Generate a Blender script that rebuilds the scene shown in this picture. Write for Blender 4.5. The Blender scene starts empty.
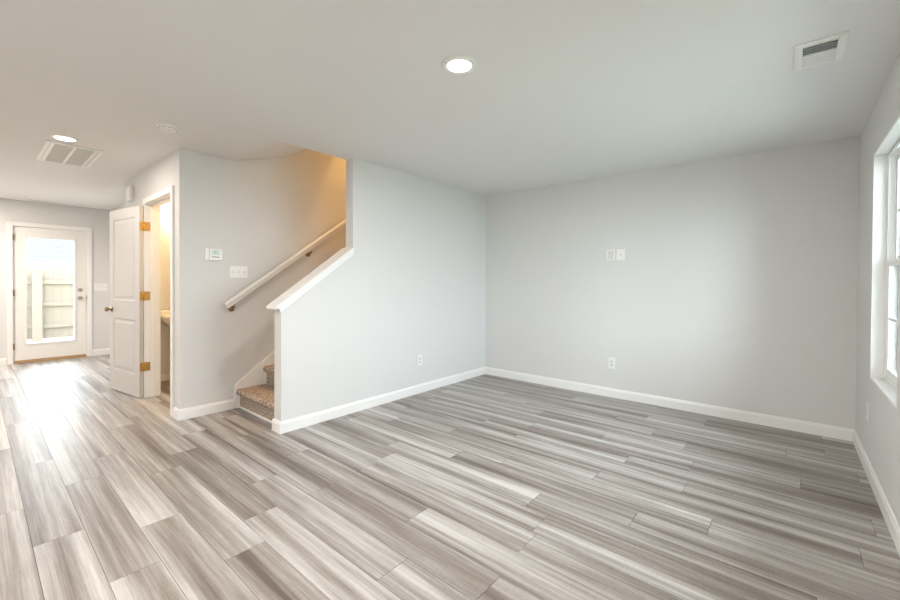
import bpy, bmesh, math, random
from mathutils import Vector, Matrix

S = bpy.context.scene
COL = S.collection
R = math.radians
random.seed(7)

# ------------------------------------------------------------------ key sizes
H = 2.44                      # ceiling height
XA, YB, XR = -3.1895, 4.5473, 0.4191   # stair wall face, far wall face, window wall face
XT, YD, XE = -4.1712, 1.1925, -8.804   # stairwell wall face, bath wall face, back-door wall face
YN = -1.75                    # wall behind the photographer
YH = 1.508                    # hall wall beyond the bath
XP = -6.20                   # outer corner of the bath box
BL = -5.93                    # bath left wall face
WT = 0.115                    # partition thickness
XAI = XA - WT                 # stair side of the stair wall
YA, YU = 1.635, 2.341         # knee wall start, full-height start
TOP = 5.0                     # upstairs ceiling

# ------------------------------------------------------------------ camera
def make_camera():
    f, yaw, pitch, roll, cy, cz = 402.234, 0.70005, R(-0.54), -0.0065, 286.217, 1.2545
    F0 = Vector((-math.sin(yaw), math.cos(yaw), 0)); Rt = Vector((math.cos(yaw), math.sin(yaw), 0)); U0 = Vector((0, 0, 1))
    F = F0 * math.cos(pitch) + U0 * math.sin(pitch)
    U = -F0 * math.sin(pitch) + U0 * math.cos(pitch)
    c, s = math.cos(roll), math.sin(roll)
    X = Rt * c - U * s
    Y = Rt * s + U * c
    cam = bpy.data.cameras.new('camera')
    cam.sensor_fit = 'HORIZONTAL'; cam.sensor_width = 36
    cam.lens = f / 900 * 36
    cam.shift_y = -(300 - cy) / 900
    cam.clip_start = 0.02; cam.clip_end = 300
    o = bpy.data.objects.new('camera', cam); COL.objects.link(o)
    m = Matrix.Identity(4)
    for i in range(3):
        m[i][0], m[i][1], m[i][2] = X[i], Y[i], -F[i]
    m[0][3], m[1][3], m[2][3] = 0, 0, cz
    o.matrix_world = m
    S.camera = o
make_camera()

# ------------------------------------------------------------------ world, daylight, exposure
FRONT_SKY, BACK_SKY = 11.0, 11.0
def make_world():
    w = bpy.data.worlds.new('overcast_sky'); S.world = w; w.use_nodes = True
    nt = w.node_tree; N = nt.nodes; L = nt.links; N.clear()
    tc = N.new('ShaderNodeTexCoord'); sp = N.new('ShaderNodeSeparateXYZ')
    L.new(tc.outputs['Generated'], sp.inputs[0])
    mr = N.new('ShaderNodeMapRange'); mr.interpolation_type = 'SMOOTHSTEP'
    mr.inputs['From Min'].default_value = -0.05; mr.inputs['From Max'].default_value = 0.25
    mr.inputs['To Min'].default_value = BACK_SKY; mr.inputs['To Max'].default_value = FRONT_SKY
    L.new(sp.outputs['X'], mr.inputs['Value'])
    bg = N.new('ShaderNodeBackground'); bg.inputs['Color'].default_value = (0.86, 0.955, 1.06, 1)
    L.new(mr.outputs[0], bg.inputs['Strength'])
    out = N.new('ShaderNodeOutputWorld'); L.new(bg.outputs[0], out.inputs[0])
make_world()
S.view_settings.view_transform = 'Standard'
S.view_settings.look = 'None'
S.view_settings.exposure = 0.60
S.view_settings.gamma = 1.0
S.view_settings.use_curve_mapping = False
try:
    S.cycles.max_bounces = 14; S.cycles.diffuse_bounces = 8; S.cycles.transparent_max_bounces = 12
    S.cycles.sample_clamp_indirect = 6.0
    S.cycles.use_denoising = True
except Exception:
    pass

def area_light(name, loc, rot, size, power, color, shape='DISK', size_y=None, portal=False, spread=180):
    l = bpy.data.lights.new(name, 'AREA'); l.shape = shape; l.size = size
    if size_y: l.size_y = size_y
    l.energy = power; l.color = color; l.spread = R(spread)
    if portal: l.cycles.is_portal = True
    o = bpy.data.objects.new(name, l); COL.objects.link(o)
    o.location = loc; o.rotation_euler = rot
    return o

WIN = [(2.974, 3.843), (1.98, 2.849)]     # windows in the right wall (y ranges); second unseen, added for more daylight
WZ0, WZ1 = 0.633, 2.118
for a, b in WIN:                            # portals guide the sky light through the openings
    area_light('window_portal', (XR + 0.14, (a + b) / 2, (WZ0 + WZ1) / 2), (0, R(90), 0), WZ1 - WZ0, 1, (1, 1, 1), 'RECTANGLE', b - a, True)
area_light('window_portal', (XE - 0.13, 0.79, 1.09), (0, R(-90), 0), 1.62, 1, (1, 1, 1), 'RECTANGLE', 0.56, True)

WARM = (1.0, 0.945, 0.895)
HALL = (1.0, 0.89, 0.80)
LAMP_W = 17.0

# ------------------------------------------------------------------ materials
def new_mat(name):
    m = bpy.data.materials.new(name); m.use_nodes = True
    return m, m.node_tree.nodes, m.node_tree.links, m.node_tree.nodes['Principled BSDF']

def simple(name, col, rough=0.5, metal=0.0, bump=0.0, bscale=200, var=0.0):
    m, N, L, b = new_mat(name)
    b.inputs['Base Color'].default_value = (*col, 1); b.inputs['Roughness'].default_value = rough; b.inputs['Metallic'].default_value = metal
    if bump or var:
        tc = N.new('ShaderNodeTexCoord'); no = N.new('ShaderNodeTexNoise'); no.inputs['Scale'].default_value = bscale
        no.inputs['Detail'].default_value = 3
        L.new(tc.outputs['Object'], no.inputs['Vector'])
        if bump:
            bp = N.new('ShaderNodeBump'); bp.inputs['Strength'].default_value = bump; bp.inputs['Distance'].default_value = 0.002
            L.new(no.outputs['Fac'], bp.inputs['Height']); L.new(bp.outputs[0], b.inputs['Normal'])
        if var:
            mx = N.new('ShaderNodeMix'); mx.data_type = 'RGBA'
            mx.inputs['A'].default_value = (*[c * (1 - var) for c in col], 1); mx.inputs['B'].default_value = (*[min(1, c * (1 + var)) for c in col], 1)
            L.new(no.outputs['Fac'], mx.inputs['Factor']); L.new(mx.outputs['Result'], b.inputs['Base Color'])
    return m

def emit(name, col, strength):
    m, N, L, b = new_mat(name)
    b.inputs['Base Color'].default_value = (*col, 1)
    b.inputs['Emission Color'].default_value = (*col, 1); b.inputs['Emission Strength'].default_value = strength
    return m

M = {}
M['wall'] = simple('wall_paint', (0.655, 0.655, 0.645), 0.65, bump=0.06, bscale=180)
M['ceiling'] = simple('ceiling_paint', (0.745, 0.745, 0.74), 0.8, bump=0.08, bscale=120)
M['trim'] = simple('white_trim_paint', (0.80, 0.80, 0.785), 0.35, bump=0.02, bscale=60)
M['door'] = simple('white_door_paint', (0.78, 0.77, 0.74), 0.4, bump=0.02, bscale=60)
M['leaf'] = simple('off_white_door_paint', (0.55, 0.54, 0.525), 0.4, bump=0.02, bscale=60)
M['plastic'] = simple('white_plastic', (0.80, 0.80, 0.78), 0.35)
M['plastic_in'] = simple('off_white_plastic', (0.66, 0.66, 0.64), 0.4)
M['slot'] = simple('dark_slot', (0.16, 0.16, 0.16), 0.6)
M['vinyl'] = simple('white_vinyl', (0.82, 0.83, 0.82), 0.35)
M['nickel'] = simple('brushed_nickel', (0.50, 0.44, 0.36), 0.32, 1.0, bump=0.05, bscale=400)
M['brass'] = simple('satin_brass', (0.62, 0.40, 0.14), 0.38, 1.0, bump=0.05, bscale=400)
M['bronze'] = simple('antique_brass', (0.36, 0.25, 0.14), 0.35, 1.0, bump=0.05, bscale=400)
M['duct'] = simple('grey_duct_metal', (0.30, 0.33, 0.33), 0.6)
M['mesh'] = simple('filter_mesh', (0.55, 0.54, 0.51), 0.8, bump=0.5, bscale=500, var=0.15)
M['ceramic'] = simple('glazed_ceramic', (0.85, 0.83, 0.78), 0.12)
M['rubber'] = simple('threshold_wood', (0.42, 0.26, 0.13), 0.5, bump=0.1, bscale=80, var=0.2)
M['fence'] = simple('weathered_pine', (0.205, 0.172, 0.135), 0.8, bump=0.4, bscale=40, var=0.16)
M['roof'] = simple('pale_shingles', (0.050, 0.051, 0.054), 0.8, bump=0.3, bscale=30, var=0.1)
M['siding'] = simple('white_siding', (0.80, 0.80, 0.80), 0.6, bump=0.05, bscale=20)
M['lawn'] = simple('lawn', (0.32, 0.35, 0.28), 0.9, bump=0.4, bscale=15, var=0.2)
M['ground'] = simple('ground_soil', (0.40, 0.36, 0.28), 0.9, bump=0.4, bscale=15, var=0.2)
M['lens'] = emit('lamp_lens', (1.0, 0.9, 0.76), 6.0)
M['shade'] = emit('lit_frosted_glass', (1.0, 0.90, 0.72), 2.6)
M['lcd'] = emit('lcd_screen', (0.48, 0.62, 0.55), 0.12)
M['glassmark'] = simple('dark_print', (0.08, 0.08, 0.08), 0.6)

def make_glass():
    m, N, L, b = new_mat('clear_glass'); N.remove(b)
    tr = N.new('ShaderNodeBsdfTransparent'); tr.inputs[0].default_value = (0.96, 0.98, 0.97, 1)
    gl = N.new('ShaderNodeBsdfGlossy'); gl.inputs['Roughness'].default_value = 0.02
    fr = N.new('ShaderNodeFresnel'); fr.inputs['IOR'].default_value = 1.25
    mx = N.new('ShaderNodeMixShader'); L.new(fr.outputs[0], mx.inputs[0]); L.new(tr.outputs[0], mx.inputs[1]); L.new(gl.outputs[0], mx.inputs[2])
    L.new(mx.outputs[0], N['Material Output'].inputs[0])
    return m
M['glass'] = make_glass()

def ramp(N, stops):
    r = N.new('ShaderNodeValToRGB'); e = r.color_ramp.elements
    while len(e) < len(stops): e.new(0.5)
    for el, (p, c) in zip(e, stops):
        el.position = p; el.color = (*c, 1)
    return r

def math_node(N, L, op, a, b=None, c=None):
    n = N.new('ShaderNodeMath'); n.operation = op
    for i, v in enumerate((a, b, c)):
        if v is None: continue
        if isinstance(v, (int, float)): n.inputs[i].default_value = v
        else: L.new(v, n.inputs[i])
    return n.outputs[0]

def make_floor_mat():
    m, N, L, b = new_mat('greige_vinyl_plank')
    uv = N.new('ShaderNodeUVMap'); uv.uv_map = 'plank'
    tone = N.new('ShaderNodeAttribute'); tone.attribute_name = 'tone'
    def noise(sx, sy, detail, dist=0.0, rough=0.5):
        mp = N.new('ShaderNodeMapping'); mp.inputs['Scale'].default_value = (sx, sy, 1)
        L.new(uv.outputs[0], mp.inputs[0])
        n = N.new('ShaderNodeTexNoise'); n.inputs['Scale'].default_value = 1; n.inputs['Detail'].default_value = detail
        n.inputs['Roughness'].default_value = rough; n.inputs['Distortion'].default_value = dist
        L.new(mp.outputs[0], n.inputs['Vector']); return n.outputs['Fac']
    band = noise(0.40, 10.0, 1.5, 0.15)
    streak = noise(0.9, 44.0, 3.0, 0.1)
    fine = noise(4.0, 105.0, 3.0, 0.0, 0.65)
    saw = noise(90.0, 16.0, 1.0)
    cath = noise(2.2, 26.0, 2.0, 0.8)
    v = math_node(N, L, 'MULTIPLY', band, 1.15)
    v = math_node(N, L, 'MULTIPLY_ADD', streak, 0.60, v)
    v = math_node(N, L, 'MULTIPLY_ADD', fine, 0.40, v)
    v = math_node(N, L, 'MULTIPLY_ADD', cath, 0.16, v)
    v = math_node(N, L, 'MULTIPLY_ADD', saw, 0.08, v)
    v = math_node(N, L, 'MULTIPLY_ADD', tone.outputs['Fac'], 0.13, v)
    v = math_node(N, L, 'SUBTRACT', v, 0.775)
    r = ramp(N, [(0.17, (0.108, 0.085, 0.070)), (0.37, (0.208, 0.178, 0.156)), (0.55, (0.325, 0.301, 0.279)), (0.79, (0.52, 0.502, 0.482))])
    L.new(v, r.inputs[0]); L.new(r.outputs[0], b.inputs['Base Color'])
    b.inputs['Specular IOR Level'].default_value = 0.8
    rr = math_node(N, L, 'MULTIPLY_ADD', streak, 0.04, 0.40); L.new(rr, b.inputs['Roughness'])
    bp = N.new('ShaderNodeBump'); bp.inputs['Strength'].default_value = 0.12; bp.inputs['Distance'].default_value = 0.001
    hh = math_node(N, L, 'MULTIPLY_ADD', saw, 0.5, fine); L.new(hh, bp.inputs['Height']); L.new(bp.outputs[0], b.inputs['Normal'])
    return m
M['floor'] = make_floor_mat()
M['subfloor'] = simple('dark_seam', (0.055, 0.045, 0.038), 0.9)

def make_carpet():
    m, N, L, b = new_mat('speckled_carpet')
    tc = N.new('ShaderNodeTexCoord')
    n1 = N.new('ShaderNodeTexNoise'); n1.inputs['Scale'].default_value = 75; n1.inputs['Detail'].default_value = 3; n1.inputs['Roughness'].default_value = 0.7
    n2 = N.new('ShaderNodeTexVoronoi'); n2.inputs['Scale'].default_value = 170
    for n in (n1, n2): L.new(tc.outputs['Object'], n.inputs['Vector'])
    r = ramp(N, [(0.37, (0.17, 0.125, 0.095)), (0.48, (0.37, 0.295, 0.235)), (0.60, (0.66, 0.565, 0.465))])
    L.new(n1.outputs['Fac'], r.inputs[0]); L.new(r.outputs[0], b.inputs['Base Color'])
    b.inputs['Roughness'].default_value = 1.0; b.inputs['Specular IOR Level'].default_value = 0.05
    h = math_node(N, L, 'ADD', n1.outputs['Fac'], n2.outputs['Distance'])
    bp = N.new('ShaderNodeBump'); bp.inputs['Strength'].default_value = 0.9; bp.inputs['Distance'].default_value = 0.006
    L.new(h, bp.inputs['Height']); L.new(bp.outputs[0], b.inputs['Normal'])
    return m
M['carpet'] = make_carpet()

# ------------------------------------------------------------------ mesh helpers
class MB:
    """collects shapes and links them as one mesh object"""
    def __init__(self): self.bm = bmesh.new()
    def box(self, x0, x1, y0, y1, z0, z1, bevel=0.0, seg=2):
        t = bmesh.new()
        bmesh.ops.create_cube(t, size=1)
        for v in t.verts:
            v.co = Vector(((x0 + x1) / 2 + v.co.x * (x1 - x0), (y0 + y1) / 2 + v.co.y * (y1 - y0), (z0 + z1) / 2 + v.co.z * (z1 - z0)))
        if bevel: bmesh.ops.bevel(t, geom=t.edges[:], offset=bevel, segments=seg, affect='EDGES', profile=0.5)
        return self._merge(t)
    def prism(self, pts, d0, d1, axis='x', bevel=0.0):
        """polygon (two coords of the other axes) extruded along axis from d0 to d1"""
        t = bmesh.new()
        def mk(p, d):
            if axis == 'x': return (d, p[0], p[1])
            if axis == 'y': return (p[0], d, p[1])
            return (p[0], p[1], d)
        a = [t.verts.new(mk(p, d0)) for p in pts]; b = [t.verts.new(mk(p, d1)) for p in pts]
        t.faces.new(a); t.faces.new(b[::-1])
        n = len(pts)
        for i in range(n): t.faces.new((a[i], b[i], b[(i + 1) % n], a[(i + 1) % n]))
        bmesh.ops.recalc_face_normals(t, faces=t.faces[:])
        if bevel: bmesh.ops.bevel(t, geom=t.edges[:], offset=bevel, segments=2, affect='EDGES')
        return self._merge(t)
    def lathe(self, prof, origin=(0, 0, 0), axis='z', n=32):
        """profile of (radius, height) turned about an axis"""
        t = bmesh.new(); rings = []
        o = Vector(origin)
        for r, h in prof:
            ring = []
            for k in range(n):
                a = 2 * math.pi * k / n; c, s = r * math.cos(a), r * math.sin(a)
                p = {'z': (c, s, h), 'x': (h, c, s), 'y': (s, h, c)}[axis]
                ring.append(t.verts.new(o + Vector(p)))
            rings.append(ring)
        for q in range(len(rings) - 1):
            for k in range(n):
                t.faces.new((rings[q][k], rings[q][(k + 1) % n], rings[q + 1][(k + 1) % n], rings[q + 1][k]))
        t.faces.new(rings[0]); t.faces.new(rings[-1])
        bmesh.ops.recalc_face_normals(t, faces=t.faces[:])
        for f in t.faces: f.smooth = len(f.verts) == 4
        return self._merge(t)
    def tube(self, pts, r, n=14):
        t = bmesh.new(); rings = []
        pts = [Vector(p) for p in pts]
        for i, p in enumerate(pts):
            d = (pts[min(i + 1, len(pts) - 1)] - pts[max(i - 1, 0)]).normalized()
            ref = Vector((0, 0, 1)) if abs(d.z) < 0.95 else Vector((1, 0, 0))
            u = d.cross(ref).normalized(); w = u.cross(d)
            rings.append([t.verts.new(p + r * (math.cos(2 * math.pi * k / n) * u + math.sin(2 * math.pi * k / n) * w)) for k in range(n)])
        for q in range(len(rings) - 1):
            for k in range(n): t.faces.new((rings[q][k], rings[q][(k + 1) % n], rings[q + 1][(k + 1) % n], rings[q + 1][k]))
        t.faces.new(rings[0]); t.faces.new(rings[-1])
        bmesh.ops.recalc_face_normals(t, faces=t.faces[:])
        for f in t.faces: f.smooth = len(f.verts) == 4
        return self._merge(t)
    def _merge(self, t):
        me = bpy.data.meshes.new('tmp'); t.to_mesh(me); t.free(); self.bm.from_mesh(me); bpy.data.meshes.remove(me)
        return self
    def build(self, name, mat, parent=None, label=None, loc=None):
        me = bpy.data.meshes.new(name); self.bm.to_mesh(me); self.bm.free()
        me.materials.append(mat)
        o = bpy.data.objects.new(name, me); COL.objects.link(o)
        if loc: o.location = loc
        if parent: o.parent = parent
        if label: o['label'] = label
        return o

def struct(o): o['kind'] = 'structure'; return o
def thing(name, label, cat, loc, rotz=0.0, group=None):
    o = bpy.data.objects.new(name, None); COL.objects.link(o); o.empty_display_size = 0.05
    o.location = loc; o.rotation_euler = (0, 0, rotz)
    o['label'] = label; o['category'] = cat
    if group: o['group'] = group
    return o
def holder(name, loc=(0, 0, 0)):
    o = bpy.data.objects.new(name, None); COL.objects.link(o); o.location = loc; o['kind'] = 'structure'; o.empty_display_size = 0.05
    return o

def holed_wall(name, axis, c0, c1, u0, u1, z0, z1, holes, mat=None):
    """wall slab with rectangular holes (u0,u1,z0,z1); axis = thickness axis"""
    us = sorted({u0, u1, *[h[0] for h in holes], *[h[1] for h in holes]})
    mb = MB()
    for a, b in zip(us, us[1:]):
        hs = sorted([h for h in holes if h[0] <= a and h[1] >= b], key=lambda h: h[2])
        z = z0
        for h in hs + [None]:
            top = h[2] if h else z1
            if top > z:
                if axis == 'x': mb.box(c0, c1, a, b, z, top)
                else: mb.box(a, b, c0, c1, z, top)
            if h: z = h[3]
    bmesh.ops.remove_doubles(mb.bm, verts=mb.bm.verts[:], dist=1e-5)
    return struct(mb.build(name, mat or M['wall']))

# ================================================================== STRUCTURE
# ---- floor of individual planks, joints where the photo shows them
def make_floor():
    PW, PL, G, Y0 = 0.182, 1.22, 0.0009, 0.178
    x_lo, x_hi, y_lo, y_hi = XE - 0.1, XR + 0.02, YN - 0.02, YB + 0.02
    known = {0: -2.70, 1: -2.14, 2: -2.50, 3: -1.92, 4: -2.17, 5: -1.31, 6: -2.15, 7: -1.52, 8: -0.95, 9: -2.2, 10: 0.10, 11: -0.62,
             12: -0.30, 13: -0.95, 14: -1.7, 15: 0.35, 16: -0.50, 17: 0.07, 18: -0.6, 19: -2.08, 20: 0.0}
    bm = bmesh.new(); uvl = bm.loops.layers.uv.new('plank'); tl = bm.faces.layers.float.new('tone')
    row = math.floor((y_lo - Y0) / PW)
    while Y0 + row * PW < y_hi:
        ya, yb = max(Y0 + row * PW, y_lo), min(Y0 + (row + 1) * PW, y_hi)
        rnd = random.Random(row * 31 + 5)
        j0 = known.get(row, rnd.uniform(-3, 0))
        x = j0 - math.ceil((j0 - x_lo) / PL) * PL
        while x < x_hi:
            xa, xb = max(x, x_lo), min(x + PL, x_hi)
            if xb - xa > 0.01 and yb - ya > 0.01:
                ou, ov = rnd.uniform(0, 60), rnd.uniform(0, 60)
                flip = rnd.choice((-1, 1))
                vs = [bm.verts.new((px, py, 0)) for px, py in ((xa + G, ya + G), (xb - G, ya + G), (xb - G, yb - G), (xa + G, yb - G))]
                f = bm.faces.new(vs); f[tl] = rnd.random()
                lo = [bm.verts.new((v.co.x, v.co.y, -0.004)) for v in vs]
                fs = [f] + [bm.faces.new((vs[(i + 1) % 4], vs[i], lo[i], lo[(i + 1) % 4])) for i in range(4)]
                for ff in fs:
                    ff[tl] = f[tl]
                    for lp in ff.loops:
                        lp[uvl].uv = (lp.vert.co.x * flip + ou, (lp.vert.co.y - Y0) + ov)
            x += PL
        row += 1
    n_top = len(bm.faces)
    # dark underlay seen in the seams
    vs = [bm.verts.new(p) for p in ((x_lo, y_lo, -0.003), (x_hi, y_lo, -0.003), (x_hi, y_hi, -0.003), (x_lo, y_hi, -0.003))]
    f = bm.faces.new(vs); f.material_index = 1
    me = bpy.data.meshes.new('floor'); bm.to_mesh(me); bm.free()
    me.materials.append(M['floor']); me.materials.append(M['subfloor'])
    o = bpy.data.objects.new('floor', me); COL.objects.link(o); struct(o)
make_floor()
struct(MB().box(XE - 0.12, XR + 0.12, YN - 0.12, YB + 0.12, -0.25, -0.005).build('trim_slab', M['ground']))

# ---- ceiling with the stair opening
OY0 = 1.666
mb = MB()
mb.box(XE - 0.12, XT - 0.06, YN - 0.12, YB + 0.12, H, H + 0.3)
mb.box(XT - 0.06, XT, YN - 0.12, OY0 - 0.05, H, H + 0.3)
mb.box(XT, XAI, YN - 0.12, OY0, H, H + 0.012)
mb.box(XT, XAI, YN - 0.12, OY0 - 0.05, H + 0.012, H + 0.3)
mb.box(XAI + 0.06, XR + 0.12, YN - 0.12, YB + 0.12, H, H + 0.3)
mb.box(XAI, XAI + 0.06, YN - 0.12, YU, H, H + 0.3)
struct(mb.build('ceiling', M['ceiling']))
# sloped drywall soffit over the lower stairs, then the upstairs shell
mb = MB()
pf = [(OY0, H), (2.18, 2.592), (2.36, 2.715), (2.95, 3.13)]
mb.prism(pf + [(2.95, 3.3), (OY0 - 0.05, 3.3), (OY0 - 0.05, H + 0.012), (OY0, H + 0.012)], XT, XAI, 'x')
struct(mb.build('ceiling_stair_soffit', M['ceiling']))
mb = MB(); mb.box(XT, XAI, 2.83, 2.95, 3.3, TOP)
struct(mb.build('wall_upper_front', M['wall']))
struct(MB().box(XT - 0.12, XA, 2.8, YB + 0.12, TOP, TOP + 0.1).build('ceiling_upper', M['ceiling']))

# unseen upper storey shell, added and made taller to shade the back yard
struct(MB().box(XE - 0.15, XT - 0.12, YN - 0.12, YB + 0.12, H + 0.3, 9.0).box(XAI + 0.115, XR + 0.17, YN - 0.12, YB + 0.12, H + 0.3, 9.0).box(XT - 0.12, XAI + 0.115, YN - 0.12, 2.83, 3.3, 9.0).build('wall_upper_storey', M['siding']))

# unseen blocks either side, added to keep front sky off the fence
struct(MB().box(XE - 0.15, XR + 0.17, -16, YN - 0.13, -0.2, 9.0).build('wall_row_shade_near', M['siding']))
struct(MB().box(XE - 0.15, XR + 0.17, YB + 0.13, 19, -0.2, 9.0).build('wall_row_shade_far', M['siding']))

# ---- walls
holed_wall('wall_right', 'x', XR, XR + 0.17, YN - 0.12, YB + 0.12, 0, H, [(a, b, WZ0, WZ1) for a, b in WIN])
struct(MB().box(XAI, XR + 0.12, YB, YB + 0.12, 0, H).box(XT - 0.12, XAI, YB, YB + 0.12, 0, TOP).build('wall_back', M['wall']))
struct(MB().box(XE - 0.15, XR + 0.17, YN - 0.12, YN, 0, H).build('wall_near', M['wall']))
SL = 0.717                                   # slope of the knee wall
def cap_z(y): return 1.062 + SL * (y - YA)    # underside of the cap board
mb = MB().prism([(YA, 0), (YB, 0), (YB, TOP), (YU, TOP), (YU, cap_z(YU)), (YA, cap_z(YA))], XAI, XA, 'x')
struct(mb.build('wall_stair', M['wall']))
DX0, DX1, DZ = -5.245, -4.375, 2.062            # bath door opening
holed_wall('wall_bath_front', 'y', YD, YD + WT, XP, XT, 0, H, [(DX0 - 0.018, DX1 + 0.018, 0, DZ + 0.018)])
struct(MB().box(XT - WT, XT, YD + WT, YB, 0, TOP).build('wall_stairwell', M['wall']))
struct(MB().box(XP, BL, YD + WT, 3.2, 0, H).build('wall_bath_left', M['wall']))
struct(MB().box(BL, XT - WT, 3.085, 3.2, 0, H).build('wall_bath_back', M['wall']))
struct(MB().box(XE, XP, YH, YH + WT, 0, H).build('wall_hall', M['wall']))
EY0, EY1, EZ = 0.395 - 0.022, 1.199 + 0.022, 2.045 + 0.022   # back door opening incl. jamb
holed_wall('wall_left', 'x', XE - 0.15, XE, YN - 0.12, YH + WT, 0, H, [(EY0, EY1, 0, EZ)])

# ---- baseboards
BH, BT = 0.098, 0.014
def base_profile():
    return [(0, 0), (BT, 0), (BT, BH - 0.022), (BT - 0.004, BH - 0.014), (BT - 0.006, BH - 0.004), (BT - 0.010, BH), (0, BH)]
def baseboard(name, p0, p1, out):
    """run from p0 to p1 on the floor; out = unit normal away from the wall"""
    t = MB(); bm = bmesh.new()
    o = Vector((out[0], out[1], 0))
    a = [bm.verts.new(Vector((p0[0], p0[1], 0)) + o * d + Vector((0, 0, z))) for d, z in base_profile()]
    b = [bm.verts.new(Vector((p1[0], p1[1], 0)) + o * d + Vector((0, 0, z))) for d, z in base_profile()]
    bm.faces.new(a); bm.faces.new(b[::-1]); n = len(a)
    for i in range(n): bm.faces.new((a[i], b[i], b[(i + 1) % n], a[(i + 1) % n]))
    bmesh.ops.recalc_face_normals(bm, faces=bm.faces[:])
    t._merge(bm)
    return struct(t.build(name, M['trim']))
baseboard('baseboard_back', (XA, YB), (XR, YB), (0, -1))
baseboard('baseboard_right', (XR, YB), (XR, YN), (-1, 0))
baseboard('baseboard_stair', (XA, YB), (XA, YA), (1, 0))
baseboard('baseboard_stair_end', (XA + BT, YA), (XAI - BT, YA), (0, -1))
baseboard('baseboard_stairwell', (XT, 1.655), (XT, YD), (1, 0))
baseboard('baseboard_bath_front', (XT + BT, YD), (DX1 + 0.072, YD), (0, -1))
baseboard('baseboard_bath_end', (DX0 - 0.075, YD), (XP, YD), (0, -1))
baseboard('baseboard_hall', (XP, YH), (XE, YH), (0, -1))
baseboard('baseboard_left', (XE, YH), (XE, 1.199 + 0.075), (1, 0))
baseboard('baseboard_left_end', (XE, 0.395 - 0.075), (XE, YN), (1, 0))
baseboard('baseboard_near', (XE, YN), (XR, YN), (0, 1))
baseboard('baseboard_bath_left', (BL, YD + WT), (BL, 3.085), (1, 0))
baseboard('baseboard_bath_back', (BL, 3.085), (XT - WT, 3.085), (0, -1))

# ---- knee wall cap and apron
mb = MB()
def run(y0, y1, lo, hi): return [(y0, cap_z(y0) + lo), (y1, cap_z(y1) + lo), (y1, cap_z(y1) + hi), (y0, cap_z(y0) + hi)]
cap = holder('trim_knee_wall')
MB().prism(run(YA - 0.055, YU, 0.0, 0.022), XAI - 0.040, XA + 0.030, 'x', bevel=0.004).build('cap_board', M['trim'], cap)
MB().prism(run(YA - 0.014, YU, -0.056, 0.0), XA, XA + 0.013, 'x', bevel=0.002).build('apron', M['trim'], cap)
MB().prism(run(YA - 0.014, YU, -0.056, 0.0), XAI - 0.013, XAI, 'x', bevel=0.002).build('apron', M['trim'], cap)
MB().prism(run(YA - 0.030, YU, -0.018, 0.0), XA + 0.013, XA + 0.022, 'x', bevel=0.002).build('moulding', M['trim'], cap)

# ---- windows in the right wall
def make_window(name, y0, y1):
    r = holder(name)
    xi = XR + 0.064                       # inner face of the vinyl frame
    z0, z1 = WZ0, WZ1
    # drywall returns painted white
    MB().box(XR + 0.0, xi + 0.03, y0, y1, z0 - 0.001, z0 + 0.014, bevel=0.003).build('window_sill', M['trim'], r)
    mb = MB(); t = 0.012
    mb.box(XR + 0.0005, xi + 0.06, y0, y0 + t, z0 + 0.014, z1).box(XR + 0.0005, xi + 0.06, y1 - t, y1, z0 + 0.014, z1).box(XR + 0.0005, xi + 0.06, y0 + t, y1 - t, z1 - t, z1)
    mb.build('return', M['trim'], r)
    a, b, c, d = y0 + t, y1 - t, z0 + 0.014, z1 - t
    fw = 0.022
    mb = MB()
    mb.box(xi, xi + 0.075, a, a + fw, c, d, 0.003).box(xi, xi + 0.075, b - fw, b, c, d, 0.003).box(xi, xi + 0.075, a + fw, b - fw, d - fw, d, 0.003).box(xi, xi + 0.075, a + fw, b - fw, c, c + fw, 0.003)
    mb.build('window_frame', M['vinyl'], r)
    a, b, c, d = a + fw, b - fw, c + fw, d - fw
    zm = 1.392
    def sash(x0, lo, hi, rail):
        s = MB(); w = 0.030
        s.box(x0, x0 + 0.028, a, a + w, lo, hi, 0.002).box(x0, x0 + 0.028, b - w, b, lo, hi, 0.002)
        s.box(x0, x0 + 0.028, a + w, b - w, hi - (w if not rail else 0.035), hi, 0.002).box(x0, x0 + 0.028, a + w, b - w, lo, lo + 0.05, 0.002)
        so = s.build('sash', M['vinyl'], r)
        MB().box(x0 + 0.012, x0 + 0.018, a + w, b - w, lo + 0.05, hi - 0.035).build('pane', M['glass'], so)
        g = MB(); zc = (lo + hi) / 2; yc = (a + b) / 2
        g.box(x0 + 0.004, x0 + 0.0115, a + w, b - w, zc - 0.009, zc + 0.009).box(x0 + 0.004, x0 + 0.0115, yc - 0.009, yc + 0.009, lo + 0.05, hi - 0.035)
        g.build('grille_bar', M['vinyl'], so)
        return so
    sash(xi + 0.036, zm - 0.02, d, False)
    lo = sash(xi + 0.005, c, zm + 0.02, True)
    yc = (a + b) / 2
    MB().box(xi - 0.008, xi + 0.012, yc - 0.03, yc + 0.03, zm + 0.02, zm + 0.032, 0.003).build('sash_lock', M['vinyl'], lo)
    return r
for i, (a, b) in enumerate(WIN): make_window('window_%d' % (i + 1), a, b)  # the second one is out of view, put in to brighten the room

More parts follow.
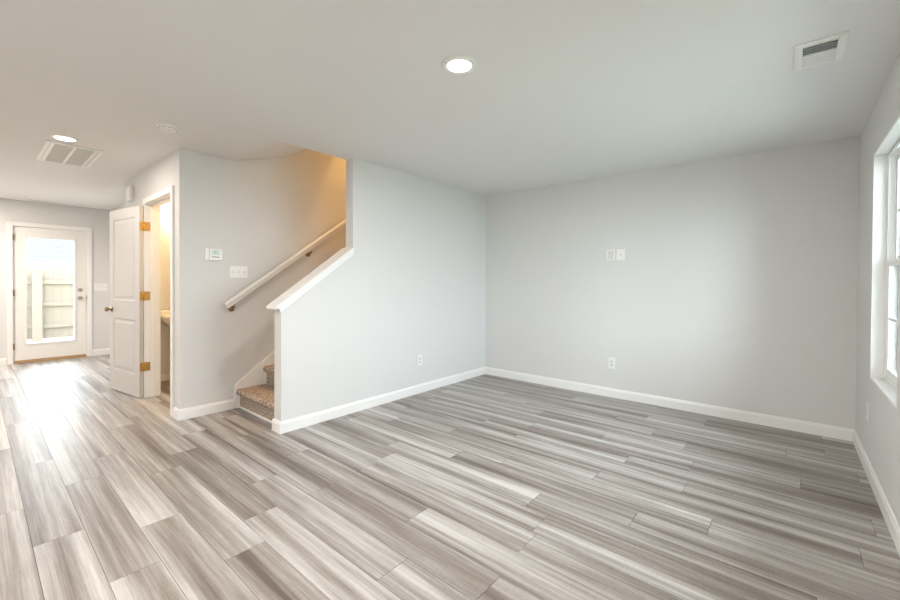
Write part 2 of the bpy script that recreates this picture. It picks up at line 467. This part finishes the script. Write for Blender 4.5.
# ---- back door (door_1) with full glass
def casing(parent, axis, c, out, u0, u1, ztop, w=0.06, t=0.017, bottom=0.0):
    """three flat boards round an opening; c = wall face, out = +1/-1 direction away from it"""
    a, b = sorted((c, c + out * t))
    a2, b2 = sorted((c, c + out * (t + 0.006)))
    def bx(ua, ub, za, zb, band=False):
        m = MB()
        lo, hi = (a2, b2) if band else (a, b)
        if axis == 'x': m.box(lo, hi, ua, ub, za, zb, 0.003)
        else: m.box(ua, ub, lo, hi, za, zb, 0.003)
        return m
    for ua, ub, za, zb in ((u0 - w, u0, bottom, ztop + w), (u1, u1 + w, bottom, ztop + w), (u0, u1, ztop, ztop + w)):
        m = bx(ua, ub, za, zb)
        m.build('casing', M['trim'], parent)
def make_back_door():
    r = holder('door_1')
    y0, y1, zt = 0.395, 1.199, 2.045
    mb = MB(); j = 0.02
    mb.box(XE - 0.148, XE, y0 - 0.0215, y0 - 0.003, 0.0, zt + 0.0215).box(XE - 0.148, XE, y1 + 0.003, y1 + 0.0215, 0, zt + 0.0215).box(XE - 0.148, XE, y0 - 0.003, y1 + 0.003, zt + 0.003, zt + 0.0215)
    mb.box(XE - 0.075, XE - 0.060, y0 - 0.003, y0 + 0.010, 0, zt).box(XE - 0.075, XE - 0.060, y1 - 0.010, y1 + 0.003, 0, zt)
    mb.build('jamb', M['trim'], r)
    casing(r, 'x', XE, 1, y0 - 0.012, y1 + 0.012, zt + 0.010, w=0.058)
    MB().box(XE - 0.148, XE + 0.02, y0 - 0.003, y1 + 0.003, 0.0, 0.022, 0.004).build('threshold', M['rubber'], r)
    gx0, gx1, gz0, gz1 = 0.524, 1.060, 0.285, 1.893
    xf, xb = XE - 0.012, XE - 0.056
    s = MB()
    s.box(xb, xf, y0, gx0, 0.030, zt).box(xb, xf, gx1, y1, 0.030, zt).box(xb, xf, gx0, gx1, 0.030, gz0).box(xb, xf, gx0, gx1, gz1, zt)
    so = s.build('door_slab', M['door'], r)
    m = MB(); w = 0.022
    for x0, x1 in ((xf, xf + 0.008), (xb - 0.008, xb)):
        m.box(x0, x1, gx0 - w, gx0 + 0.004, gz0 - w, gz1 + w, 0.003).box(x0, x1, gx1 - 0.004, gx1 + w, gz0 - w, gz1 + w, 0.003)
        m.box(x0, x1, gx0 + 0.004, gx1 - 0.004, gz0 - w, gz0 + 0.004, 0.003).box(x0, x1, gx0 + 0.004, gx1 - 0.004, gz1 - 0.004, gz1 + w, 0.003)
    m.build('lite_frame', M['door'], so)
    MB().box(xb + 0.018, xb + 0.026, gx0, gx1, gz0, gz1).build('pane', M['glass'], so)
    MB().box(xf - 0.004, xf + 0.006, y0 + 0.002, y1 - 0.002, 0.024, 0.042, 0.002).build('sweep', M['rubber'], so)
    for z in (1.885, 1.055, 0.253):
        MB().box(XE - 0.006, XE + 0.006, y0 - 0.010, y0 + 0.008, z - 0.048, z + 0.048, 0.003).build('hinge', M['bronze'], r)
    for z, kind in ((1.092, 0), (0.962, 1)):
        yk = 1.128
        pr = [(0.0, 0), (0.030, 0), (0.030, 0.006), (0.024, 0.012), (0.011, 0.014)]
        if kind: pr += [(0.010, 0.03), (0.020, 0.036), (0.027, 0.048), (0.024, 0.060), (0.012, 0.066), (0.001, 0.067)]
        else: pr += [(0.008, 0.016), (0.001, 0.017)]
        k = MB().lathe(pr, (xf, yk, z), 'x')
        if not kind: k.box(xf + 0.014, xf + 0.030, yk - 0.014, yk + 0.014, z - 0.004, z + 0.004, 0.002)
        k.build('door_knob' if kind else 'deadbolt', M['nickel'], so)
    MB().box(XE - 0.02, XE + 0.0015, y1 + 0.003, y1 + 0.012, 0.94, 1.0).build('strike_plate', M['bronze'], r)
make_back_door()

# ---- bath door frame (door_2) and open slab
def make_bath_door():
    r = holder('door_2')
    mb = MB(); t = 0.0175
    for xa, xb in ((DX0 - t, DX0), (DX1, DX1 + t)):
        mb.box(xa, xb, YD - 0.001, YD + WT + 0.001, 0, DZ + t)
    mb.box(DX0, DX1, YD - 0.001, YD + WT + 0.001, DZ, DZ + t)
    mb.box(DX0, DX0 + 0.011, YD + 0.040, YD + 0.075, 0, DZ, 0.002).box(DX1 - 0.011, DX1, YD + 0.040, YD + 0.075, 0, DZ, 0.002).box(DX0, DX1, YD + 0.040, YD + 0.075, DZ - 0.011, DZ, 0.002)
    mb.build('jamb', M['trim'], r)
    casing(r, 'y', YD, -1, DX0 - 0.006, DX1 + 0.006, DZ + 0.006, w=0.057)
    casing(r, 'y', YD + WT, 1, DX0 - 0.006, DX1 + 0.006, DZ + 0.006, w=0.057)
    # slab, hinged on the left jamb, swung right back against the wall
    ang = R(189.0)
    W, T, ZB, ZT = 0.755, 0.035, 0.010, 2.045
    s = holder('door_leaf', (DX0 - 0.002, YD - 0.022, 0)); s.rotation_euler = (0, 0, ang); s.parent = r
    # local: x along slab from pin, y thickness: slab spans y 0..T (T side = face seen from the room)
    leaf = bmesh.new()
    m = MB()
    st, tr, mr0, mr1, br = 0.105, 0.11, 0.83, 1.03, 0.24
    m.box(0.004, W, 0.006, T - 0.006, ZB, ZT)
    for y0, y1 in ((0.0, 0.006), (T - 0.006, T)):
        m.box(0.004, st, y0, y1, ZB, ZT).box(W - st, W, y0, y1, ZB, ZT)
        m.box(st, W - st, y0, y1, ZT - tr, ZT).box(st, W - st, y0, y1, mr0, mr1).box(st, W - st, y0, y1, ZB, br)
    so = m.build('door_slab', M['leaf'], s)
    for lo, hi in ((br, mr0), (mr1, ZT - tr)):
        p = MB()
        for yy, dy in ((T - 0.006, 1), (0.006, -1)):
            # bevelled raised field
            bm = bmesh.new()
            def q(i, d): return [bm.verts.new((x, yy + dy * d, z)) for x, z in ((st + i, lo + i), (W - st - i, lo + i), (W - st - i, hi - i), (st + i, hi - i))]
            rings = [q(0.0005, 0.0055), q(0.012, 0.0002), q(0.03, 0.0002), q(0.05, 0.0045)]
            for u, v in zip(rings, rings[1:]):
                for k in range(4): bm.faces.new((u[k], u[(k + 1) % 4], v[(k + 1) % 4], v[k]))
            bm.faces.new(rings[-1])
            bmesh.ops.recalc_face_normals(bm, faces=bm.faces[:])
            p._merge(bm)
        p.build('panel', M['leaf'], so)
    for side in (1, -1):
        y = T if side > 0 else 0
        prof = [(0, 0), (0.031, 0), (0.031, 0.004), (0.026, 0.010), (0.012, 0.013), (0.010, 0.028), (0.019, 0.034), (0.026, 0.044), (0.026, 0.053), (0.018, 0.062), (0.001, 0.064)]
        if side > 0:
            MB().lathe([(a, y + b) for a, b in prof], (W - 0.06, 0, 0.925), 'y').build('door_knob', M['bronze'], so)
    MB().box(W - 0.0005, W + 0.0015, 0.006, T - 0.006, 0.89, 0.95).build('latch_plate', M['brass'], so)
    for z in (1.83, 1.09, 0.335):
        # leaf on the slab edge, leaf on the jamb, knuckle
        h = MB().box(0.0015, 0.0045, 0.001, T - 0.002, z - 0.046, z + 0.046).lathe([(0.001, z - 0.05), (0.006, z - 0.049), (0.006, z + 0.049), (0.001, z + 0.05)], (0, -0.002, 0), 'z', 12)
        h.build('hinge', M['brass'], s)
        MB().box(DX0 - 0.001, DX0 + 0.0025, YD + 0.001, YD + 0.036, z - 0.046, z + 0.046).box(DX0 - 0.0055, DX0 + 0.001, YD - 0.020, YD + 0.001, z - 0.046, z + 0.046).build('hinge_leaf', M['brass'], r)
make_bath_door()

# ================================================================== STAIRS
RISE, RUN, SY = 0.1885, 0.264, 1.705
def make_stairs():
    r = thing('staircase', 'enclosed staircase with speckled brown carpet on every tread', 'stairs', ((XT + XAI) / 2, SY, 0))
    x0, x1 = XT + 0.0 - r.location.x + 0.022, XAI - 0.001 - r.location.x
    for k in range(10):
        y = k * RUN; z = (k + 1) * RISE
        yend = y + RUN + 0.02 if k < 9 else YB - SY - 0.002
        pts = [(y, z - RISE + (0.012 if k == 0 else -0.01)), (y, z - 0.062)]
        for a in range(-90, 100, 20):                                     # rolled carpet nosing
            pts.append((y - 0.012 - 0.024 * math.cos(R(a)) , z - 0.03 + 0.03 * math.sin(R(a))))
        pts += [(yend, z), (yend, z - RISE + (0.012 if k == 0 else -0.01))]
        m = MB().prism(pts, x0, x1, 'x')
        o = m.build('step', M['carpet'], r)
        for f in o.data.polygons: f.use_smooth = False
    L = YB - SY - 0.003
    # skirt board along the wall: plumb end near the floor then parallel to the stairs
    off = 0.060
    def sz(y): return RISE + off + (y) * RISE / RUN
    ys = -0.045
    pts = [(ys, 0), (ys, sz(ys + 0.02)), (L, sz(L + 0.02)), (L, 0)]
    MB().prism(pts, XT - r.location.x + 0.0005, XT + 0.020 - r.location.x, 'x', bevel=0.002).build('skirt_board', M['trim'], r, 'white skirt board on the wall')
    MB().box(x0, x1, -0.010, 0.0, 0, 0.018, 0.002).build('shoe_moulding', M['trim'], r, 'thin white strip under the first riser')
make_stairs()

def make_handrail():
    r = thing('handrail', 'white wooden handrail on metal brackets sloping up the stair wall', 'handrail', (XT, 1.56, 1.0))
    ox, oy, oz = r.location
    sl = 0.707; y0, y1 = 1.555, 3.9
    def zc(y): return 1.018 + sl * (y - y0)
    # mushroom profile swept along the slope
    prof = [(-0.016, -0.028), (0.016, -0.028), (0.018, -0.008), (0.026, 0.002), (0.027, 0.016), (0.019, 0.027), (0.007, 0.031), (-0.007, 0.031), (-0.019, 0.027), (-0.027, 0.016), (-0.026, 0.002), (-0.018, -0.008)]
    cx = XT + 0.075; th = math.atan(sl)
    bm = bmesh.new()
    def ring(y): return [bm.verts.new((cx + a - ox, y - b * math.sin(th) - oy, zc(y) + b * math.cos(th) - oz)) for a, b in prof]
    a, b = ring(y0), ring(y1)
    n = len(prof)
    for i in range(n): bm.faces.new((a[i], a[(i + 1) % n], b[(i + 1) % n], b[i]))
    bm.faces.new(a); bm.faces.new(b)
    bmesh.ops.recalc_face_normals(bm, faces=bm.faces[:])
    m = MB(); m._merge(bm); m.build('rail', M['door'], r)
    for y in (1.63, 2.45, 3.4):
        z = zc(y) - 0.03
        k = MB().lathe([(0.001, 0), (0.030, 0), (0.030, 0.004), (0.022, 0.010), (0.009, 0.013)], (XT - ox, y - oy, z - 0.055 - oz), 'x', 24)
        k.tube([(XT + 0.008 - ox, y - oy, z - 0.055 - oz), (XT + 0.045 - ox, y - oy, z - 0.052 - oz), (cx - 0.004 - ox, y - oy, z - 0.035 - oz), (cx - ox, y - oy, z - 0.004 - oz)], 0.0075)
        k.build('bracket', M['bronze'], r, 'antique brass bracket')
make_handrail()

# ================================================================== CEILING FIXTURES
def recessed_light(x, y, label, power=LAMP_W, colour=WARM):
    r = thing('recessed_light', label, 'ceiling light', (x, y, H), 0, 'round recessed ceiling lights')
    MB().lathe([(0.066, -0.004), (0.070, -0.010), (0.090, -0.007), (0.094, -0.0015), (0.094, 0.0), (0.066, 0.0)], (0, 0, 0), 'z', 40).build('trim_ring', M['plastic'], r)
    MB().lathe([(0.001, -0.0075), (0.045, -0.0072), (0.0655, -0.0055), (0.0655, 0.0), (0.001, 0.0)], (0, 0, 0), 'z', 40).build('lens', M['lens'], r, 'glowing frosted lens')
    l = area_light('lamp_glow', (x, y, H - 0.012), (0, 0, 0), 0.125, power, colour)
    return r
recessed_light(-1.387, 1.713, 'lit round recessed light over the living room floor')
recessed_light(-4.640, 0.500, 'lit round recessed light next to the ceiling return grille', 9, HALL)
recessed_light(-1.387, -0.75, 'added unseen round light on living room ceiling nearest the near wall', 54)  # unseen lamp, added to lift the right end of the living room
recessed_light(-7.8, -0.65, 'added unseen round light over kitchen floor closest to the back door', 46, HALL)  # added out of view to brighten the back door wall
recessed_light(-6.6, -1.3, 'added unseen round light over the middle of the kitchen floor', 13, HALL)  # extra lamp out of view, added for the hall ceiling
recessed_light(-4.64, -1.05, 'added unseen round light by the near wall across from bath door', 8, HALL)  # put in unseen as fill light for the passage

def return_grille():
    x0, x1, y0, y1 = -5.645, -4.82, 0.405, 0.785
    r = thing('return_air_grille', 'white rectangular return air grille on the ceiling beside a light', 'air vent', ((x0 + x1) / 2, (y0 + y1) / 2, H))
    a, b = (x1 - x0) / 2, (y1 - y0) / 2
    w = 0.028
    m = MB(); z0, z1 = -0.012, 0.0
    m.box(-a, -a + w, -b, b, z0, z1, 0.003).box(a - w, a, -b, b, z0, z1, 0.003).box(-a + w, a - w, -b, -b + w, z0, z1, 0.003).box(-a + w, a - w, b - w, b, z0, z1, 0.003)
    m.build('frame', M['plastic'], r)
    m = MB()
    m.box(-a + w, a - w, -0.010, 0.010, -0.010, -0.001, 0.002)
    m.build('centre_bar', M['plastic'], r)
    for sy in (-1, 1):
        ya, yb = sorted((sy * (b - w - 0.030), sy * (b - w - 0.004)))
        MB().box(-a + w, a - w, ya, yb, -0.009, -0.001, 0.002).build('side_bar', M['plastic'], r)
        k = MB(); ya, yb = sorted((sy * 0.011, sy * (b - w - 0.031)))
        n = 46
        for i in range(n):
            xx = -a + w + (i + 0.5) * (2 * a - 2 * w) / n
            k.prism([(xx - 0.0045, -0.0085), (xx - 0.003, -0.0085), (xx + 0.0045, -0.0015), (xx + 0.003, -0.0015)], ya, yb, 'y')
        k.build('louvre_panel', M['plastic_in'], r)
    MB().box(-a + w, a - w, -b + w, b - w, -0.0012, -0.0004).build('filter', M['mesh'], r)
return_grille()

def supply_register(x0, x1, y0, y1, label, turn=0):
    r = thing('supply_register', label, 'air vent', ((x0 + x1) / 2, (y0 + y1) / 2, H), turn)
    a, b = (x1 - x0) / 2, (y1 - y0) / 2
    if turn: a, b = b, a
    m = MB(); w = 0.034 if b > 0.1 else 0.014
    z0 = -0.010
    m.box(-a, -a + w, -b, b, z0, 0, 0.003).box(a - w, a, -b, b, z0, 0, 0.003).box(-a + w, a - w, -b, -b + w * 1.15, z0, 0, 0.003).box(-a + w, a - w, b - w * 1.15, b, z0, 0, 0.003)
    m.box(-a + w, a - w, -0.006, 0.006, z0, 0, 0.001)
    m.build('frame', M['plastic'], r)
    MB().box(-a + w, a - w, -b + w, b - w, -0.0014, -0.0004).build('duct', M['duct'], r)
    for s in (1, -1):
        k = MB(); n = 5
        ya, yb = (0.006, b - w * 1.15) if s > 0 else (-b + w * 1.15, -0.006)
        for i in range(n):
            yy = ya + (i + 0.5) * (yb - ya) / n
            d = -0.0045 * s
            k.prism([(yy - d - 0.0008, -0.009), (yy - d + 0.0008, -0.009), (yy + d + 0.0008, -0.002), (yy + d - 0.0008, -0.002)], -a + w, a - w, 'x')
        k.build('louvre_bank', M['plastic'], r)
    for s in (-1, 1):
        MB().lathe([(0.001, z0 - 0.002), (0.004, z0 - 0.0015), (0.005, z0)], (0, s * (b - w * 0.7), 0), 'z', 10).build('screw', M['plastic_in'], r)
    MB().box(0.02, 0.026, -b + w * 0.8, -b + w * 1.0, z0 - 0.008, z0, 0.001).build('damper_lever', M['plastic_in'], r)
supply_register(0.008, 0.203, 2.632, 2.928, 'white supply register on the ceiling near the window wall')
supply_register(-8.735, -8.595, 0.55, 0.86, 'slim supply register on the ceiling near the back door', R(-90))

def smoke_detector():
    r = thing('smoke_detector', 'round white smoke detector on the ceiling before the bath', 'smoke detector', (-3.665, 0.968, H))
    MB().lathe([(0.072, 0.0), (0.072, -0.010), (0.066, -0.014), (0.001, -0.014)], (0, 0, 0), 'z', 36).build('base', M['plastic'], r)
    MB().lathe([(0.001, -0.014), (0.060, -0.014), (0.060, -0.018), (0.056, -0.030), (0.045, -0.036), (0.001, -0.037)], (0, 0, 0), 'z', 36).build('cover', M['plastic'], r)
    for k in range(10):
        a = 2 * math.pi * k / 10; cx, cy = 0.0575 * math.cos(a), 0.0575 * math.sin(a)
        MB().box(cx - 0.006, cx + 0.006, cy - 0.006, cy + 0.006, -0.0245, -0.0215).build('vent_slot', M['duct'], r)
    MB().lathe([(0.001, -0.0365), (0.010, -0.0365), (0.010, -0.040), (0.001, -0.0405)], (0.02, 0, 0), 'z', 16).build('test_button', M['plastic_in'], r)
smoke_detector()

# ================================================================== WALL PLATES
def plate_axes(face):
    # local x = along the wall (viewer's right), y = out of wall, z up -> rotation about z
    return {'-y': R(180), '+x': R(90), '-x': R(-90)}[face]   # local +y points out of wall
def plate_thing(name, label, cat, loc, face, w, h, group=None):
    r = thing(name, label, cat, loc, {'-y': R(180), '+x': R(-90), '-x': R(90)}[face], group)
    MB().box(-w / 2, w / 2, 0, 0.006, -h / 2, h / 2, 0.0025).build('plate', M['plastic'], r)
    return r
def outlet(loc, face, label):
    r = plate_thing('power_outlet', label, 'outlet', loc, face, 0.072, 0.118, 'duplex outlets low on the walls')
    for s in (1, -1):
        o = MB().box(-0.017, 0.017, 0.004, 0.0085, s * 0.0195 - 0.0145, s * 0.0195 + 0.0145, 0.003).build('receptacle', M['plastic_in'], r)
        MB().box(-0.008, -0.006, 0.0075, 0.0088, s * 0.0195 - 0.002, s * 0.0195 + 0.007).box(0.006, 0.008, 0.0075, 0.0088, s * 0.0195 - 0.002, s * 0.0195 + 0.006).box(-0.002, 0.002, 0.0075, 0.0088, s * 0.0195 - 0.010, s * 0.0195 - 0.006).build('slots', M['slot'], o)
    return r
outlet((-1.487, YB, 0.375), '-y', 'white duplex outlet low on the far wall')
outlet((XA, 3.262, 0.37), '+x', 'white duplex outlet low on the stair wall')
outlet((XR, 3.898, 0.40), '-x', 'white duplex outlet under the window')

r = plate_thing('blank_plate', 'blank white wall plate high on far wall beside a cable plate', 'wall plate', (-1.508, YB, 1.570), '-y', 0.090, 0.122)
MB().box(-0.030, 0.030, 0.005, 0.0075, -0.045, 0.045, 0.002).build('insert', M['plastic_in'], r)
r = plate_thing('cable_plate', 'white cable jack plate high on far wall', 'wall plate', (-1.402, YB, 1.568), '-y', 0.090, 0.122)
MB().lathe([(0.001, 0.005), (0.006, 0.005), (0.006, 0.012), (0.0045, 0.0125), (0.0045, 0.016), (0.001, 0.016)], (0, 0, 0), 'y', 12).build('jack', M['nickel'], r)
for s in (-1, 1): MB().lathe([(0.001, 0.0075), (0.003, 0.0072), (0.0035, 0.005)], (0, 0, s * 0.042), 'y', 10).build('screw', M['plastic_in'], r)

def gang_switch(loc, face, w, h, n, label, rocker=False):
    r = plate_thing('light_switch', label, 'light switch', loc, face, w, h)
    for k in range(n):
        x = (k - (n - 1) / 2) * w / n * 0.92
        if rocker:
            MB().box(x - 0.016, x + 0.016, 0.005, 0.009, -0.033, 0.033, 0.002).build('rocker', M['plastic_in'], r)
        else:
            t = MB().box(x - 0.006, x + 0.006, 0.005, 0.0075, -0.013, 0.013, 0.001).build('toggle_slot', M['plastic_in'], r)
            MB().prism([(0.006, -0.006), (0.018, 0.004), (0.018, 0.010), (0.006, 0.006)], x - 0.004, x + 0.004, 'x', bevel=0.001).build('toggle', M['plastic'], t)
    return r
gang_switch((XT, 1.699, 1.345), '+x', 0.170, 0.118, 3, 'white triple toggle switch plate beside the handrail')
gang_switch((XE, 1.385, 1.140), '+x', 0.185, 0.122, 3, 'white triple switch plate right of the back door')

def thermostat():
    r = thing('thermostat', 'white thermostat with small green screen on the stairwell wall', 'thermostat', (XT, 1.468, 1.502), R(-90))
    w, h = 0.148, 0.112
    MB().box(-w / 2, w / 2, 0, 0.012, -h / 2, h / 2, 0.004).build('back_plate', M['plastic'], r)
    # viewer's right is local -x
    b = MB().box(-w / 2 + 0.002, w / 2 - 0.036, 0.012, 0.026, -h / 2 + 0.002, h / 2 - 0.002, 0.004).build('body', M['plastic'], r)
    MB().box(-0.052, 0.022, 0.0255, 0.0268, -0.004, 0.042, 0.0005).build('screen', M['lcd'], b, 'pale green display')
    k = MB()
    for i in range(7):
        x = -0.044 + i * 0.0095
        k.box(x, x + 0.0075, 0.0255, 0.0266, -0.026, -0.018)
    k.build('printed_strip', M['glassmark'], b, 'dark printed line under the display')
    d = MB()
    for sx, sz, ww, hh in ((-0.018, 0.026, 0.003, 0.014), (-0.004, 0.026, 0.003, 0.014), (-0.011, 0.032, 0.014, 0.003), (-0.011, 0.020, 0.014, 0.003)):
        d.box(sx - ww / 2, sx + ww / 2, 0.0262, 0.0272, sz - hh / 2, sz + hh / 2)
    d.build('digits', M['duct'], b)
thermostat()

def door_chime():
    r = thing('door_chime', 'white boxy door chime high on wall above the open door', 'door chime', (-5.80, YD, 2.245))
    MB().box(-0.075, 0.075, -0.008, 0, -0.085, 0.085, 0.002).build('base', M['plastic_in'], r)
    MB().box(-0.07, 0.07, -0.045, -0.008, -0.08, 0.08, 0.006).build('cover', M['plastic'], r)
    k = MB()
    for i in range(5): k.box(-0.05, 0.05, -0.0458, -0.044, -0.066 + i * 0.008, -0.063 + i * 0.008)
    k.build('sound_slots', M['plastic_in'], r)
door_chime()

# ================================================================== BATH
def bath_sink():
    r = thing('pedestal_sink', 'white ceramic pedestal sink inside the small bath', 'sink', (BL + 0.016, 1.74, 0))
    # basin: D-shaped outline lofted
    def outline(d, w, n=10):
        pts = [(0.0, -w)]
        for k in range(n + 1):
            a = -math.pi / 2 + math.pi * k / n
            pts.append((d * 0.45 + d * 0.55 * math.cos(a), w * math.sin(a)))
        pts.append((0.0, w)); return pts
    bm = bmesh.new()
    lev = [(0.20, 0.10, 0.66), (0.36, 0.20, 0.70), (0.43, 0.26, 0.76), (0.45, 0.275, 0.795), (0.45, 0.275, 0.822), (0.41, 0.245, 0.828), (0.38, 0.22, 0.815), (0.30, 0.16, 0.75)]
    rings = [[bm.verts.new((x, y, z)) for x, y in outline(d, w)] for d, w, z in lev]
    n = len(rings[0])
    for u, v in zip(rings, rings[1:]):
        for k in range(n): bm.faces.new((u[k], u[(k + 1) % n], v[(k + 1) % n], v[k]))
    bm.faces.new(rings[0]); bm.faces.new(rings[-1])
    bmesh.ops.recalc_face_normals(bm, faces=bm.faces[:])
    for f in bm.faces: f.smooth = True
    m = MB(); m._merge(bm); m.box(0.001, 0.10, -0.275, 0.275, 0.80, 0.89, 0.012); m.build('basin', M['ceramic'], r)
    MB().lathe([(0.10, 0.0), (0.105, 0.02), (0.075, 0.10), (0.065, 0.45), (0.09, 0.66), (0.09, 0.70)], (0.17, 0, 0), 'z', 24).build('pedestal', M['ceramic'], r)
    f = MB().lathe([(0.024, 0.885), (0.022, 0.90), (0.013, 0.92), (0.013, 0.98)], (0.055, 0, 0), 'z', 16)
    f.tube([(0.055, 0, 0.97), (0.09, 0, 1.005), (0.14, 0, 1.0), (0.165, 0, 0.97)], 0.010); f.build('faucet', M['nickel'], r)
    for s in (-1, 1): MB().lathe([(0.022, 0.885), (0.02, 0.905), (0.012, 0.91), (0.012, 0.925), (0.024, 0.93), (0.022, 0.945), (0.001, 0.95)], (0.055, s * 0.10, 0), 'z', 16).build('tap', M['nickel'], r)
bath_sink()
def vanity_light():
    r = thing('vanity_light', 'glowing frosted vanity light on wall above the bath sink', 'wall light', (BL, 1.737, 2.07))
    MB().box(0.0, 0.02, -0.26, 0.26, -0.045, 0.045, 0.004).build('back_plate', M['nickel'], r)
    for y in (-0.19, 0.0, 0.19):
        MB().tube([(0.018, y, 0.0), (0.05, y, 0.0), (0.085, y, 0.03)], 0.008).build('arm', M['nickel'], r)
        MB().lathe([(0.030, 0.115), (0.072, 0.105), (0.078, 0.09), (0.080, -0.155), (0.074, -0.155), (0.001, -0.13)], (0.09, y, 0.02), 'z', 24).build('glass_shade', M['shade'], r, 'lit white glass shade')
    l = bpy.data.lights.new('vanity_glow', 'POINT'); l.energy = 19; l.color = (1.0, 0.62, 0.25); l.shadow_soft_size = 0.1
    o = bpy.data.objects.new('vanity_glow', l); COL.objects.link(o); o.location = (BL + 0.85, 1.95, 2.1)
vanity_light()

# ---- warm light on the upper landing
def landing_light():
    r = thing('landing_light', 'round flush light on the upstairs landing ceiling', 'ceiling light', (-3.74, 3.75, TOP))
    MB().lathe([(0.15, 0), (0.15, -0.02), (0.001, -0.02)], (0, 0, 0), 'z', 32).build('base', M['nickel'], r)
    MB().lathe([(0.14, -0.02), (0.135, -0.06), (0.10, -0.09), (0.04, -0.105), (0.001, -0.107)], (0, 0, 0), 'z', 32).build('glass_bowl', M['shade'], r)
    area_light('landing_glow', (-3.74, 3.75, TOP - 0.12), (0, 0, 0), 0.26, 54, (1.0, 0.52, 0.14))
landing_light()

# ================================================================== OUTSIDE
struct(MB().box(-60, XE - 0.16, -40, 40, -0.30, -0.12).build('ground_back', M['ground']))
struct(MB().box(XR + 0.18, 30, -30, 30, -0.30, -0.20).build('ground_front', M['lawn']))

def fence():
    xf = -13.0
    r = thing('wooden_fence', 'pale weathered wooden privacy fence outside the back door', 'fence', (xf, 1.0, -0.12))
    g = -0.12
    def post(y, w, top):
        MB().box(0.0, w, y - 1.0 - w / 2, y - 1.0 + w / 2, 0, top - g, 0.006).build('post', M['fence'], r)
    post(0.93, 0.16, 1.42); post(3.4, 0.10, 1.45); post(-1.5, 0.10, 1.45)
    for z in (1.20, 0.70, 0.20):
        MB().box(0.0, 0.04, -4.0, 4.0, z - g - 0.045, z - g + 0.045, 0.004).build('rail', M['fence'], r)
    m = MB(); rnd = random.Random(3)
    for k in range(56):
        y = -4.0 + k * 0.145
        t = 1.52 + rnd.uniform(-0.012, 0.012) - g
        m.prism([(y, 0.03), (y + 0.1435, 0.03), (y + 0.1435, t - 0.03), (y + 0.113, t), (y + 0.03, t), (y, t - 0.03)], -0.018 - rnd.uniform(0, 0.004), 0.0, 'x')
    m.build('picket_boards', M['fence'], r)
fence()

def neighbour():
    r = thing('neighbour_house', 'white neighbouring house with pale shingle roof beyond the fence', 'house', (-40, 8, -0.12))
    # local coordinates relative to root
    MB().box(-10, -0.3, -5.2, 10, 0, 2.45).build('wall', M['siding'], r)
    m = MB()
    m.prism([(0.1, 2.46), (0.1, 2.62), (-6.0, 6.8), (-6.2, 6.8), (-12.0, 2.62), (-12.0, 2.46)], -5.5, 10.3, 'y')
    for k in range(22):                         # shingle courses
        x = 0.1 - k * 0.278; z = 2.62 + k * 0.1905
        m.prism([(x, z), (x, z + 0.03), (x - 0.26, z + 0.185), (x - 0.26, z + 0.17)], -5.5, 10.3, 'y')
    m.build('roof', M['roof'], r)
    MB().prism([(0.12, 2.40), (0.12, 2.62), (-6.0, 6.82), (-6.0, 6.58)], -5.62, -5.5, 'y').build('rake_board', M['siding'], r)
    MB().box(0.1, 0.22, -5.5, 10.3, 2.42, 2.58).build('gutter', M['siding'], r)
neighbour()
